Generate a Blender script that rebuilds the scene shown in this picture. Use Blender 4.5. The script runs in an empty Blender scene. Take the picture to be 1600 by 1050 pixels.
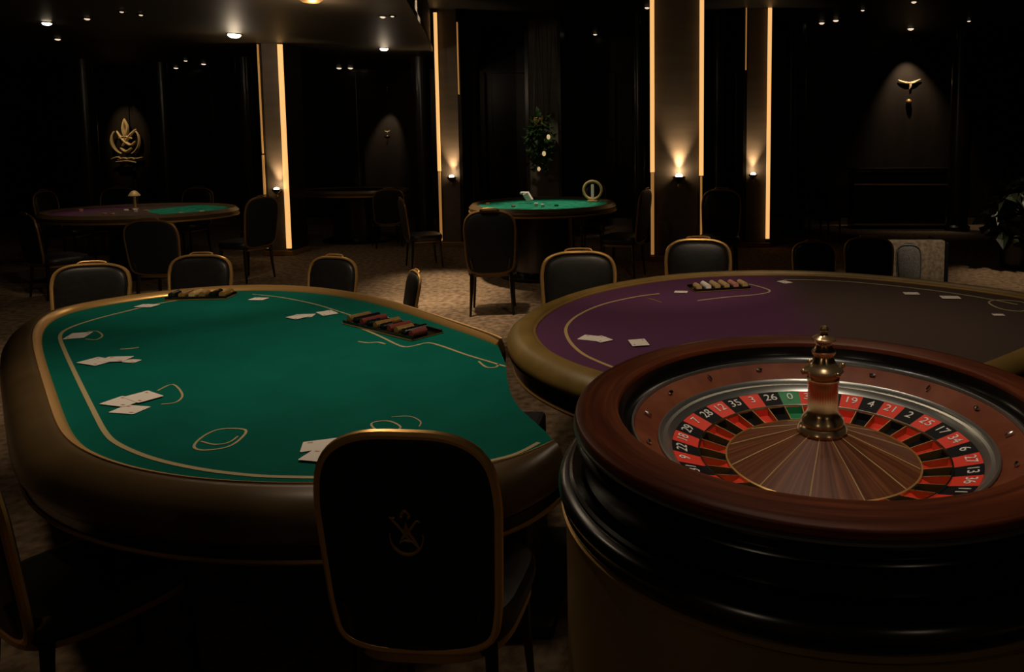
import bpy, bmesh, math, random
from mathutils import Vector, Matrix
R = math.radians
PI = math.pi
random.seed(7)
sc = bpy.context.scene
col = sc.collection
# ------------------------------------------------------------------ camera
F, HY, PX, CZ = 1150.0, 215.0, 1050.0, 1.87      # focal px, horizon row, principal column, eye height
PITCH = R(5)
PY = HY + F * math.tan(PITCH)
cam = bpy.data.cameras.new('camera')
cam.sensor_width = 36
cam.lens = 36 * F / 1600
cam.shift_x = (800 - PX) / 1600
cam.shift_y = -(525 - PY) / 1600
cam.clip_start = 0.05
cam.clip_end = 80
co = bpy.data.objects.new('camera', cam)
col.objects.link(co)
co.location = (0, 0, CZ)
co.rotation_euler = (PI / 2 - PITCH, 0, 0)
sc.camera = co
sc.view_settings.view_transform = 'Standard'
sc.view_settings.look = 'None'
sc.view_settings.exposure = 0
sc.view_settings.gamma = 1
sc.view_settings.use_curve_mapping = False
sc.cycles.use_denoising = True
sc.cycles.sample_clamp_indirect = 4
w = bpy.data.worlds.new('world')
sc.world = w
w.use_nodes = True
w.node_tree.nodes['Background'].inputs[0].default_value = (1, .72, .48, 1)
w.node_tree.nodes['Background'].inputs[1].default_value = 0.010


def ray(px, py):
    c, s = math.cos(PITCH), math.sin(PITCH)
    u, v = (px - PX) / F, (PY - py) / F
    return Vector((u, c + v * s, -s + v * c))


def onz(px, py, z):
    d = ray(px, py)
    k = (z - CZ) / d.z
    return Vector((d.x * k, d.y * k, z))


def ony(px, py, y):
    d = ray(px, py)
    k = y / d.y
    return Vector((d.x * k, y, CZ + d.z * k))


# ------------------------------------------------------------------ lights
WARM = (1, .78, .54)


def spot(name, loc, tgt, power, size=60, blend=.6, color=WARM, rad=.08):
    l = bpy.data.lights.new(name, 'SPOT')
    l.energy = power
    l.spot_size = R(size)
    l.spot_blend = blend
    l.color = color
    l.shadow_soft_size = rad
    o = bpy.data.objects.new(name, l)
    col.objects.link(o)
    o.location = loc
    o.rotation_euler = (Vector(tgt) - Vector(loc)).to_track_quat('-Z', 'Y').to_euler()
    return o


def point(name, loc, power, color=WARM, rad=.05):
    l = bpy.data.lights.new(name, 'POINT')
    l.energy = power
    l.color = color
    l.shadow_soft_size = rad
    o = bpy.data.objects.new(name, l)
    col.objects.link(o)
    o.location = loc
    return o


def area(name, loc, tgt, power, sx, sy, color=WARM):
    l = bpy.data.lights.new(name, 'AREA')
    l.shape = 'RECTANGLE'
    l.size = sx
    l.size_y = sy
    l.energy = power
    l.color = color
    o = bpy.data.objects.new(name, l)
    col.objects.link(o)
    o.location = loc
    o.rotation_euler = (Vector(tgt) - Vector(loc)).to_track_quat('-Z', 'Y').to_euler()
    return o


# lamps over the tables (above the top of the frame)
spot('table_lamp', (-1.45, 3.5, 2.55), (-1.45, 3.5, .77), 50, 130, .9, rad=.22)
spot('table_lamp', (-2.3, 4.0, 3.1), (-2.2, 4.0, .77), 30, 80, .9, rad=.22)
spot('table_lamp', (1.1, 4.3, 2.9), (1.0, 4.2, .77), 52, 115, .9, rad=.25)
spot('wheel_lamp', (.45, 1.75, 3.3), (.42, 1.85, 1.1), 58, 38, .6, color=(1, .84, .68), rad=.10)
spot('wheel_lamp', (.0, 2.7, 3.2), (.4, 1.85, 1.2), 22, 34, .7, color=(1, .84, .68), rad=.06)
# unseen fill spots behind the viewer, added for highlights on the wheel body
spot('rear_fill', (-1.6, -.9, 3.3), (.1, 1.3, .8), 9, 50, .8, rad=.06)
spot('rear_fill', (1.6, -1.2, 3.3), (.6, 1.2, .9), 5, 50, .8, rad=.06)
# fill spots added to brighten the chairs and their gold frames
spot('chair_fill', (-2.2, 3.6, 3.2), (-3.9, 6.0, .7), 130, 62, .8, rad=.08)
spot('chair_fill', (.4, 3.6, 3.3), (-.2, 6.0, .8), 95, 50, .8, rad=.08)
spot('chair_fill', (-1.9, 3.0, 3.2), (-.75, 1.9, .95), 26, 30, .8, rad=.06)
# pools on the carpet
spot('floor_lamp_beam', (-3.1, 9.4, 3.9), (-3.1, 9.0, 0), 700, 42, .8, rad=.1)
spot('floor_lamp_beam', (-2.4, 7.0, 3.9), (-2.6, 7.4, 0), 430, 44, .8, rad=.1)
spot('floor_lamp_beam', (3.2, 6.0, 3.9), (2.9, 8.6, .4), 230, 26, .6, rad=.08)
spot('floor_lamp_beam', (4.6, 9.6, 3.9), (4.7, 9.6, 0), 240, 36, .8, rad=.08)
spot('floor_lamp_beam', (-5.6, 4.6, 3.2), (-5.2, 5.0, 0), 90, 70, .9, rad=.1)
spot('floor_lamp_beam', (-3.0, 2.6, 3.2), (-2.9, 2.7, 0), 34, 50, .9, rad=.1)
spot('floor_lamp_beam', (-3.9, 7.2, 3.2), (-4.1, 7.4, 0), 60, 70, .9, rad=.1)
spot('floor_lamp_beam', (0.0, 7.4, 3.9), (0.0, 7.6, 0), 70, 50, .9, rad=.1)
# far tables
spot('table_lamp', (-1.7, 10.0, 3.9), (-1.7, 9.9, .95), 300, 34, .7, rad=.1)
spot('table_lamp', (-7.2, 9.9, 3.2), (-7.1, 9.9, .85), 50, 60, .7, rad=.1)


# ------------------------------------------------------------------ materials
def mat(name, color, rough=.5, metal=0.0, emit=None, es=0.0, spec=.5, coat=0.0):
    m = bpy.data.materials.new(name)
    m.use_nodes = True
    b = m.node_tree.nodes['Principled BSDF']
    b.inputs['Base Color'].default_value = (*color, 1)
    b.inputs['Roughness'].default_value = rough
    b.inputs['Metallic'].default_value = metal
    b.inputs['Specular IOR Level'].default_value = spec
    b.inputs['Coat Weight'].default_value = coat
    b.inputs['Coat Roughness'].default_value = .08
    if emit:
        b.inputs['Emission Color'].default_value = (*emit, 1)
        b.inputs['Emission Strength'].default_value = es
    return m


def noisy(m, c1, c2, scale=(8, 8, 8), detail=6, coords='Object', bump=0.0, lo=.35, hi=.65, rot=0.0):
    nt = m.node_tree
    b = nt.nodes['Principled BSDF']
    tc = nt.nodes.new('ShaderNodeTexCoord')
    mp = nt.nodes.new('ShaderNodeMapping')
    mp.inputs['Scale'].default_value = scale
    mp.inputs['Rotation'].default_value = (0, 0, rot)
    nz = nt.nodes.new('ShaderNodeTexNoise')
    nz.inputs['Scale'].default_value = 1
    nz.inputs['Detail'].default_value = detail
    cr = nt.nodes.new('ShaderNodeValToRGB')
    cr.color_ramp.elements[0].position = lo
    cr.color_ramp.elements[1].position = hi
    cr.color_ramp.elements[0].color = (*c1, 1)
    cr.color_ramp.elements[1].color = (*c2, 1)
    nt.links.new(tc.outputs[coords], mp.inputs[0])
    nt.links.new(mp.outputs[0], nz.inputs['Vector'])
    nt.links.new(nz.outputs['Fac'], cr.inputs[0])
    nt.links.new(cr.outputs[0], b.inputs['Base Color'])
    if bump:
        bp = nt.nodes.new('ShaderNodeBump')
        bp.inputs['Strength'].default_value = bump
        bp.inputs['Distance'].default_value = .01
        nt.links.new(nz.outputs['Fac'], bp.inputs['Height'])
        nt.links.new(bp.outputs[0], b.inputs['Normal'])
    return m


M = {}
M['carpet'] = noisy(mat('carpet', (.1, .07, .05), .95, spec=.1), (.13, .086, .052), (.31, .215, .135), (15, 15, 15), 9, bump=.6)
M['black_wall'] = noisy(mat('black_wall', (.012, .01, .008), .32, spec=.5), (.018, .014, .010), (.032, .024, .017), (2, 2, .3), 3)
M['panel'] = mat('panel', (.016, .013, .011), .22)
M['ceiling'] = noisy(mat('ceiling', (.03, .022, .014), .5), (.03, .022, .012), (.042, .031, .018), (1.2, 1.2, 1), 3)
M['ceiling_dark'] = mat('ceiling_dark', (.008, .007, .006), .5)
M['pillar'] = noisy(mat('pillar', (.12, .1, .08), .5), (.13, .10, .078), (.17, .135, .105), (1, 1, 6), 4)
M['pillar_dark'] = mat('pillar_dark', (.02, .016, .012), .25)
M['led'] = mat('led', (.9, .6, .3), .5, emit=(1, .52, .17), es=.95)
M['led_dim'] = mat('led_dim', (.5, .3, .1), .5, emit=(1, .45, .12), es=.28)
M['bulb'] = mat('bulb', (1, .9, .7), .5, emit=(1, .80, .52), es=14)
M['bulb_dim'] = mat('bulb_dim', (1, .9, .7), .5, emit=(1, .78, .55), es=.9)
M['lantern'] = mat('lantern', (.8, .6, .3), .5, emit=(1, .72, .35), es=.5)
M['gold'] = mat('gold', (.80, .47, .16), .34, .65)
M['gold_dull'] = mat('gold_dull', (.45, .27, .09), .42, .6)
M['gold_shaded'] = mat('gold_shaded', (.24, .14, .05), .42, .6)  # shaded copy of gold: dim light at the far chairs put into the colour
M['gold_paint'] = mat('gold_paint', (.62, .44, .20), .5, .2)
M['gold_print'] = mat('gold_print', (.50, .42, .22), .6, .0)
M['leather'] = noisy(mat('leather', (.012, .011, .010), .42), (.010, .0095, .009), (.016, .014, .013), (30, 30, 30), 4, bump=.08)
M['leather_back'] = mat('leather_back', (.010, .012, .012), .6, spec=.3)
M['rail'] = noisy(mat('rail', (.09, .055, .025), .34), (.105, .066, .028), (.13, .082, .036), (6, 6, 6), 4)
M['rail_olive'] = noisy(mat('rail_olive', (.22, .14, .035), .42), (.20, .13, .032), (.26, .165, .045), (6, 6, 6), 4)
M['black_gloss'] = mat('black_gloss', (.005, .0042, .0035), .24, spec=.6)
M['black_matt'] = mat('black_matt', (.006, .006, .006), .6, spec=.25)
M['green'] = noisy(mat('green', (0, .15, .10), .9, spec=.08), (.001, .120, .092), (.0015, .142, .108), (3, 3, 3), 8, bump=.03)
M['green_far'] = noisy(mat('green_far', (0, .15, .10), .9, spec=.08), (.004, .13, .08), (.03, .30, .19), (14, 14, 14), 4)
M['card'] = mat('card', (.92, .86, .80), .5)
M['card_back'] = mat('card_back', (.20, .035, .03), .5)
M['pink'] = mat('pink', (.55, .25, .2), .5)
M['chrome'] = mat('chrome', (.75, .74, .72), .16, 1)
M['silver_ring'] = mat('silver_ring', (.38, .38, .34), .3, .85)
M['turret'] = mat('turret', (.50, .34, .17), .22, .85)
M['red'] = mat('red', (.78, .05, .025), .4, spec=.2)
M['pocket_black'] = mat('pocket_black', (.006, .006, .007), .55, spec=.12)
M['pocket_green'] = mat('pocket_green', (.01, .22, .07), .35)
M['white_num'] = mat('white_num', (.8, .78, .7), .5)
M['leaf'] = noisy(mat('leaf', (.03, .09, .02), .5), (.02, .06, .012), (.05, .13, .03), (20, 20, 20), 2)
M['leaf_dark'] = mat('leaf_dark', (.02, .03, .012), .45)
M['grey_cloth'] = noisy(mat('grey_cloth', (.12, .12, .12), .9), (.09, .09, .09), (.17, .16, .15), (40, 40, 40), 5)
M['beige_cloth'] = noisy(mat('beige_cloth', (.25, .2, .15), .95), (.17, .13, .09), (.36, .28, .20), (22, 22, 22), 8, bump=.4)
M['pedestal'] = noisy(mat('pedestal', (.05, .03, .012), .38), (.20, .125, .038), (.26, .165, .055), (3, 3, .6), 4)


def wood(name, c1, c2, c3, scale, rough=.28, coat=.6, uvrot=0.0):
    m = mat(name, c2, rough, coat=coat, spec=.2)
    nt = m.node_tree
    b = nt.nodes['Principled BSDF']
    uv = nt.nodes.new('ShaderNodeUVMap')
    uv.uv_map = 'UVMap'
    mp = nt.nodes.new('ShaderNodeMapping')
    mp.inputs['Scale'].default_value = scale
    nz = nt.nodes.new('ShaderNodeTexNoise')
    nz.inputs['Scale'].default_value = 1
    nz.inputs['Detail'].default_value = 8
    nz.inputs['Roughness'].default_value = .62
    cr = nt.nodes.new('ShaderNodeValToRGB')
    e = cr.color_ramp.elements
    e[0].position, e[0].color = .30, (*c1, 1)
    e[1].position, e[1].color = .70, (*c3, 1)
    k = e.new(.5)
    k.color = (*c2, 1)
    nt.links.new(uv.outputs[0], mp.inputs[0])
    nt.links.new(mp.outputs[0], nz.inputs['Vector'])
    nt.links.new(nz.outputs['Fac'], cr.inputs[0])
    nt.links.new(cr.outputs[0], b.inputs['Base Color'])
    return m


M['rim_wood'] = wood('rim_wood', (.055, .012, .004), (.12, .027, .009), (.20, .050, .016), (10, 60, 1), .42, 0.0)
M['apron_wood'] = wood('apron_wood', (.12, .028, .010), (.175, .046, .017), (.24, .07, .026), (22, 5, 1), .5, 0.0)
M['cone_wood'] = wood('cone_wood', (.055, .014, .005), (.13, .042, .015), (.27, .10, .040), (75, 1.2, 1), .42, .0)

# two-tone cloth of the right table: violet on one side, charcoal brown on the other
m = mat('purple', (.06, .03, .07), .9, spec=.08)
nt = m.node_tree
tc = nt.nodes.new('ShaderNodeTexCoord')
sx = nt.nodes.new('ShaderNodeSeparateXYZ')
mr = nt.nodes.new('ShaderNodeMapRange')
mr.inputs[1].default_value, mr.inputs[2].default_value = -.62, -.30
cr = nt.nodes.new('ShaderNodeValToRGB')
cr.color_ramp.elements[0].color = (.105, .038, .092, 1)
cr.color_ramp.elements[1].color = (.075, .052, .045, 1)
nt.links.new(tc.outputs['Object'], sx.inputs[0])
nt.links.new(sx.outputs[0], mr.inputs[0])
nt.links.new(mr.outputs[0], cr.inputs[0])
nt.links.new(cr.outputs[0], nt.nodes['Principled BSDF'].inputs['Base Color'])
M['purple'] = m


# ------------------------------------------------------------------ mesh helpers
def link(name, bm, material, parent=None, smooth=False, mats=None):
    me = bpy.data.meshes.new(name)
    bmesh.ops.recalc_face_normals(bm, faces=bm.faces)
    bm.to_mesh(me)
    bm.free()
    for mm in (mats or [material]):
        me.materials.append(M[mm])
    if smooth:
        for p in me.polygons:
            p.use_smooth = True
        me.set_sharp_from_angle(angle=R(38))
    o = bpy.data.objects.new(name, me)
    col.objects.link(o)
    if parent:
        o.parent = parent
    return o


def tag(o, label, cat, group=None):
    o['label'] = label
    o['category'] = cat
    if group:
        o['group'] = group
    return o


def thing(name, label, cat, loc=(0, 0, 0), rz=0.0, group=None):
    o = bpy.data.objects.new(name, None)
    o.empty_display_size = .1
    col.objects.link(o)
    o.location = loc
    o.rotation_euler = (0, 0, rz)
    return tag(o, label, cat, group)


def struct(name, bm, m, smooth=False):
    o = link(name, bm, m, None, smooth)
    o['kind'] = 'structure'
    return o


def dup(root, loc, rz, label, group=None, scale=None):
    r = root.copy()
    col.objects.link(r)
    r.location = loc
    r.rotation_euler = (0, 0, rz)
    if scale:
        r.scale = scale
    r['label'] = label
    if group:
        r['group'] = group
    for ch in list(root.children):
        c = ch.copy()
        col.objects.link(c)
        c.parent = r
        for g in list(ch.children):
            d = g.copy()
            col.objects.link(d)
            d.parent = c
    return r


def box(bm, x0, x1, y0, y1, z0, z1, bev=0.0, mtx=None):
    r = bmesh.ops.create_cube(bm, size=1)
    vs = r['verts']
    for v in vs:
        v.co = Vector(((x0 + x1) / 2 + v.co.x * (x1 - x0), (y0 + y1) / 2 + v.co.y * (y1 - y0), (z0 + z1) / 2 + v.co.z * (z1 - z0)))
    if bev:
        es = {e for v in vs for e in v.link_edges}
        rr = bmesh.ops.bevel(bm, geom=list(es), offset=bev, segments=2, affect='EDGES', profile=.5)
        vs = list({v for v in rr['verts']} | {v for v in vs if v.is_valid})
    if mtx:
        for v in vs:
            v.co = mtx @ v.co
    return vs


def lathe(bm, prof, n=96, cx=0, cy=0, a0=0, a1=2 * PI):
    """prof: list of (r, z); writes UV u=turn, v=length along the profile"""
    full = abs(a1 - a0 - 2 * PI) < 1e-6
    uv = bm.loops.layers.uv.get('UVMap') or bm.loops.layers.uv.new('UVMap')
    L = [0]
    for i in range(1, len(prof)):
        L.append(L[-1] + math.hypot(prof[i][0] - prof[i - 1][0], prof[i][1] - prof[i - 1][1]))
    rings = []
    m = n if full else n + 1
    for r, z in prof:
        if r < 1e-6:
            rings.append([bm.verts.new((cx, cy, z))] * m)
        else:
            rings.append([bm.verts.new((cx + r * math.cos(a0 + (a1 - a0) * k / n), cy + r * math.sin(a0 + (a1 - a0) * k / n), z)) for k in range(m)])
    for i in range(len(prof) - 1):
        for k in range(n):
            k2 = (k + 1) % m
            q = [rings[i][k], rings[i][k2], rings[i + 1][k2], rings[i + 1][k]]
            uvs = [(k / n, L[i]), ((k + 1) / n, L[i]), ((k + 1) / n, L[i + 1]), (k / n, L[i + 1])]
            seen, qq, uu = set(), [], []
            for v, t in zip(q, uvs):
                if v not in seen:
                    seen.add(v)
                    qq.append(v)
                    uu.append(t)
            if len(qq) < 3:
                continue
            try:
                f = bm.faces.new(qq)
            except ValueError:
                continue
            for lp, t in zip(f.loops, uu):
                lp[uv].uv = t


def tube(bm, pts, rad, n=8, closed=False, cap=True):
    pts = [Vector(p) for p in pts]
    N = len(pts)
    rr = rad if isinstance(rad, (list, tuple)) else [rad] * N
    rings = []
    up = None
    for i in range(N):
        if closed:
            t = pts[(i + 1) % N] - pts[i - 1]
        else:
            t = pts[min(i + 1, N - 1)] - pts[max(i - 1, 0)]
        t.normalize()
        if up is None:
            up = Vector((0, 0, 1)) if abs(t.z) < .9 else Vector((0, 1, 0))
        a = t.cross(up).normalized()
        b = a.cross(t).normalized()
        up = b
        rings.append([bm.verts.new(pts[i] + (a * math.cos(2 * PI * k / n) + b * math.sin(2 * PI * k / n)) * rr[i]) for k in range(n)])
    for i in range(N if closed else N - 1):
        A, B = rings[i], rings[(i + 1) % N]
        for k in range(n):
            bm.faces.new((A[k], A[(k + 1) % n], B[(k + 1) % n], B[k]))
    if cap and not closed:
        bm.faces.new(rings[0])
        bm.faces.new(rings[-1])


def catmull(pts, sub=6, closed=True):
    pts = [Vector(p) for p in pts]
    out = []
    n = len(pts)
    rng = range(n) if closed else range(n - 1)
    for i in rng:
        if closed:
            p0, p1, p2, p3 = pts[i - 1], pts[i], pts[(i + 1) % n], pts[(i + 2) % n]
        else:
            p0, p1, p2, p3 = pts[max(i - 1, 0)], pts[i], pts[i + 1], pts[min(i + 2, n - 1)]
        for k in range(sub):
            t = k / sub
            out.append(.5 * ((2 * p1) + (p2 - p0) * t + (2 * p0 - 5 * p1 + 4 * p2 - p3) * t * t + (3 * p1 - p0 - 3 * p2 + p3) * t ** 3))
    if not closed:
        out.append(pts[-1])
    return out


def smooth_loop(pts, it=6, closed=True):
    for _ in range(it):
        q = []
        for i, p in enumerate(pts):
            if not closed and i in (0, len(pts) - 1):
                q.append(p)
            else:
                q.append(p * .5 + (pts[i - 1] + pts[(i + 1) % len(pts)]) * .25)
        pts = q
    return pts


def plate(bm, pts, z0, z1):
    """solid plate with outline pts (xy)"""
    a = [bm.verts.new((p[0], p[1], z0)) for p in pts]
    b = [bm.verts.new((p[0], p[1], z1)) for p in pts]
    n = len(pts)
    bm.faces.new(b)
    bm.faces.new(a[::-1])
    for i in range(n):
        bm.faces.new((a[i], a[(i + 1) % n], b[(i + 1) % n], b[i]))


def normals2(pts, closed=True):
    """outward normals of an anticlockwise outline"""
    out = []
    n = len(pts)
    for i in range(n):
        if closed:
            t = pts[(i + 1) % n] - pts[i - 1]
        else:
            t = pts[min(i + 1, n - 1)] - pts[max(i - 1, 0)]
        t = Vector((t.x, t.y, 0)).normalized()
        out.append(Vector((t.y, -t.x, 0)))
    return out


def area2(pts):
    return sum(pts[i - 1].x * pts[i].y - pts[i].x * pts[i - 1].y for i in range(len(pts))) / 2


def sweep(bm, pts, prof, closed=True, ccw=True, wf=None):
    """prof: closed list of (out, z) carried along the outline"""
    nn = normals2(pts, closed)
    if not ccw:
        nn = [-v for v in nn]
    rings = []
    for i, p in enumerate(pts):
        k = wf[i] if wf else 1
        rings.append([bm.verts.new((p.x + nn[i].x * o * k, p.y + nn[i].y * o * k, z)) for o, z in prof])
    m = len(prof)
    N = len(pts)
    for i in range(N if closed else N - 1):
        A, B = rings[i], rings[(i + 1) % N]
        for k in range(m):
            bm.faces.new((A[k], A[(k + 1) % m], B[(k + 1) % m], B[k]))
    if not closed:
        bm.faces.new(rings[0])
        bm.faces.new(rings[-1])


def ribbon(bm, pts, wd, z, closed=False, th=.0015):
    h = wd / 2
    sweep(bm, pts, [(-h, z), (h, z), (h, z + th), (-h, z + th)], closed)


def sphere(bm, c, r, u=12, v=8, sc_=(1, 1, 1)):
    q = bmesh.ops.create_uvsphere(bm, u_segments=u, v_segments=v, radius=r)
    for x in q['verts']:
        x.co = Vector((x.co.x * sc_[0], x.co.y * sc_[1], x.co.z * sc_[2])) + Vector(c)


def text_mesh(txt, size, extr=.0008):
    cu = bpy.data.curves.new('t', 'FONT')
    cu.body = txt
    cu.size = size
    cu.extrude = extr
    cu.align_x = 'CENTER'
    cu.align_y = 'CENTER'
    o = bpy.data.objects.new('t', cu)
    me = bpy.data.meshes.new_from_object(o)
    bpy.data.objects.remove(o)
    bpy.data.curves.remove(cu)
    return me


# ------------------------------------------------------------------ the room
XL, XR, YB = -15.5, 7.9, 15.9
ZL, ZH = 3.33, 4.02
bm = bmesh.new(); box(bm, XL, XR, -3, YB, -.1, 0); struct('floor', bm, 'carpet')
bm = bmesh.new(); box(bm, XL, XR, -3, YB, ZH, ZH + .1); struct('ceiling', bm, 'ceiling_dark')
# lower glossy ceiling over the left half
bm = bmesh.new()
pl = [(XL, -1), (-2.4, -1), (-2.4, 6.0), (-2.75, 7.6), (-3.4, 10.2), (-4.15, 12.9), (-4.3, YB), (XL, YB)]
plate(bm, pl, ZL, ZH - .001)
struct('ceiling_left', bm, 'ceiling')
bm = bmesh.new()
cv = [Vector((x, y, 0)) for x, y in pl[1:7]]
sweep(bm, cv, [(0, ZL - .02), (.03, ZL - .02), (.03, ZL + .05), (0, ZL + .05)], False)
struct('trim_1', bm, 'ceiling')


def wall(name, x0, x1, y0, y1, axis):
    bm = bmesh.new()
    box(bm, x0, x1, y0, y1, 0, ZH)
    random.seed(hash(axis) % 7 if False else len(name))
    # raised vertical panels
    if axis == 'x':
        x = x0 + .3
        while x < x1 - 1.2:
            wd = random.choice((.5, .8, 1.1))
            if 3.4 < x + wd / 2 < 6.6:
                x = 6.7
                continue
            dd = random.choice((.03, .06, .09))
            box(bm, x, x + wd, y0 - dd, y0 - .001, .25, 3.25, .015)
            x += wd + .12
    else:
        y = y0 + 1
        while y < y1 - 1.2:
            box(bm, *( (x1 + .001, x1 + .05) if axis == 'l' else (x0 - .05, x0 - .001)), y, y + .9, .25, 3.2, .012)
            y += 1.05
    return struct(name, bm, 'black_wall')


wall('wall_back', XL, XR, YB, YB + .15, 'x')
wall('wall_left', XL - .15, XL, -3, YB, 'l')
wall('wall_right', XR, XR + .15, -3, YB, 'r')
bm = bmesh.new(); box(bm, XL, XR, YB - .13, YB - .1, 0, .14); struct('baseboard_back', bm, 'pillar')


# ------------------------------------------------------------------ pillars with light strips
def sconce(loc, label, power=7, s=1.0):
    t = thing('wall_sconce', label, 'wall light', loc, 0, 'uplight sconces on the pillars')
    bm = bmesh.new()
    lathe(bm, [(0, -.075 * s), (.02 * s, -.07 * s), (.035 * s, -.055 * s), (.06 * s, -.02 * s), (.066 * s, .0), (.06 * s, .0), (.03 * s, -.03 * s), (0, -.035 * s)], 20)
    link('bowl', bm, 'black_gloss', t, True)
    bm = bmesh.new()
    box(bm, -.025 * s, .025 * s, .03 * s, .115, -.05 * s, -.015 * s, .004)
    link('bracket', bm, 'black_gloss', t)
    bm = bmesh.new()
    lathe(bm, [(0, -.115 * s), (.016 * s, -.105 * s), (.018 * s, -.09 * s), (.008 * s, -.07 * s), (0, -.07 * s)], 12)
    link('finial', bm, 'gold_dull', t, True)
    bm = bmesh.new()
    sphere(bm, (0, 0, .004), .036 * s, 12, 8, (1, 1, .7))
    link('bulb', bm, 'bulb', t, True)
    x, y, z = loc
    spot('sconce_beam', (x, y + .035, z + .035), (x, y + .09, z + .75), power * 1.5, 60, 1.0, (1, .68, .36), .03)
    point('sconce_glow', (x, y + .02, z + .08), power * .02, (1, .68, .36), .03)
    return t


def pillar(x0, x1, yf, top, label, strips, sc_x=None, scz=None, depth=.5, m='pillar', foot=True, pw=7, ss=1.0):
    cx = (x0 + x1) / 2
    t = thing('pillar', label, 'pillar', (cx, yf, 0))
    hw = (x1 - x0) / 2
    bm = bmesh.new()
    box(bm, -hw + .03, hw - .03, .02, depth, 0.08, top)
    link('shaft', bm, m, t)
    bm = bmesh.new()
    for s in (-1, 1):
        box(bm, s * hw - .03, s * hw + .03, -.02, depth + .01, .08, top)
    link('edge_frame', bm, 'pillar_dark', t)
    if foot:
        bm = bmesh.new()
        box(bm, -hw - .05, hw + .05, -.05, depth + .05, 0, .08, .01)
        link('plinth', bm, 'gold_dull', t)
    for s, wd, z0, z1, mm in strips:
        bm = bmesh.new()
        xx = s * (hw - .005)
        box(bm, xx - wd / 2, xx + wd / 2, -.045, -.021, z0, z1, .003)
        link('light_strip', bm, mm, t)
    if scz:
        sconce((sc_x if sc_x is not None else cx, yf - .09, scz), label.replace('pillar', 'uplight sconce').split(' with ')[0] + ', glowing on its face', pw, ss)
    return t


def PX2X(px, y):
    return (px - PX) / F * (y * math.cos(PITCH) + 0) if False else ony(px, 215, y).x


y = 11.1
a, b = ony(1019, 300, y), ony(1096, 300, y)
pillar(a.x, b.x, y, ZH, 'wide brown pillar with two tall light strips behind the violet table', [(-1, .065, 1.35, ZH, 'led'), (1, .065, 1.30, ZH, 'led'), (-1, .05, .1, 1.34, 'led_dim'), (1, .03, .1, 1.29, 'led_dim')], ony(1061, 275, y).x, ony(1061, 275, y).z, pw=95, ss=1.5)
y = 12.5
a, b = ony(1163, 300, y), ony(1200, 300, y)
pillar(a.x, b.x, y, ZH, 'narrow brown pillar with one bright strip, rightmost of the lit pillars', [(1, .065, .15, ZH, 'led'), (-1, .02, 3.0, ZH, 'led_dim')], ony(1176, 272, y).x, ony(1176, 272, y).z, pw=48, ss=1.2)
y = 12.6
a, b = ony(688, 300, y), ony(722, 300, y)
pillar(a.x, b.x, y, ZH, 'slim brown pillar with a left strip beside the far green table', [(-1, .055, 1.3, ony(690, 20, y).z, 'led'), (1, .02, 2.6, 3.8, 'led_dim'), (-1, .04, .1, 1.29, 'led_dim')], ony(708, 274, y).x, ony(708, 276, y).z, pw=48, ss=1.2)
y = 11.6
a, b = ony(415, 300, y), ony(450, 300, y)
pillar(a.x, b.x, y, ZL, 'leftmost lit pillar with glowing gold strips on both edges', [(1, .075, .12, ZL - .02, 'led'), (-1, .03, .12, 1.6, 'led_dim'), (-1, .02, 1.62, ZL - .02, 'led_dim')], ony(437, 295, y).x, ony(437, 295, y).z, pw=40, ss=1.1)
y = 13.6
a, b = ony(826, 300, y), ony(876, 300, y)
pillar(a.x, b.x, y, ZH, 'plain unlit brown pillar behind the leafy hanging plant', [], foot=False)

# round glossy black columns that catch long reflections
for i, (px, yy, r, lab) in enumerate([
        (255, 14.6, .22, 'glossy black round column right of the golden wall emblem'),
        (133, 14.0, .20, 'glossy black round column left of the golden wall emblem'),
        (386, 13.6, .14, 'slim glossy black column just left of the leftmost lit pillar'),
        (660, 13.6, .16, 'slim glossy black column left of the narrow pillar mid room'),
        (738, 13.4, .15, 'slim glossy black column right of the narrow pillar mid room'),
        (1000, 13.2, .14, 'slim glossy black column left of the wide lit pillar'),
        (1128, 12.9, .15, 'glossy black round column between the two right lit pillars'),
        (1243, 14.2, .20, 'glossy black round column right of the rightmost lit pillar'),
        (1500, 14.8, .20, 'glossy black round column at the right end of the bar counter')]):
    t = thing('column', lab, 'column', (PX2X(px, yy), yy, 0))
    top = ZL if (px < 650) else ZH
    bm = bmesh.new(); lathe(bm, [(r, .12), (r, top)], 32); link('shaft', bm, 'pillar_dark', t, True)
    bm = bmesh.new(); lathe(bm, [(0, 0), (r + .05, 0), (r + .05, .08), (r + .01, .12), (0, .12)], 32); link('base', bm, 'pillar_dark', t, True)

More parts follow.
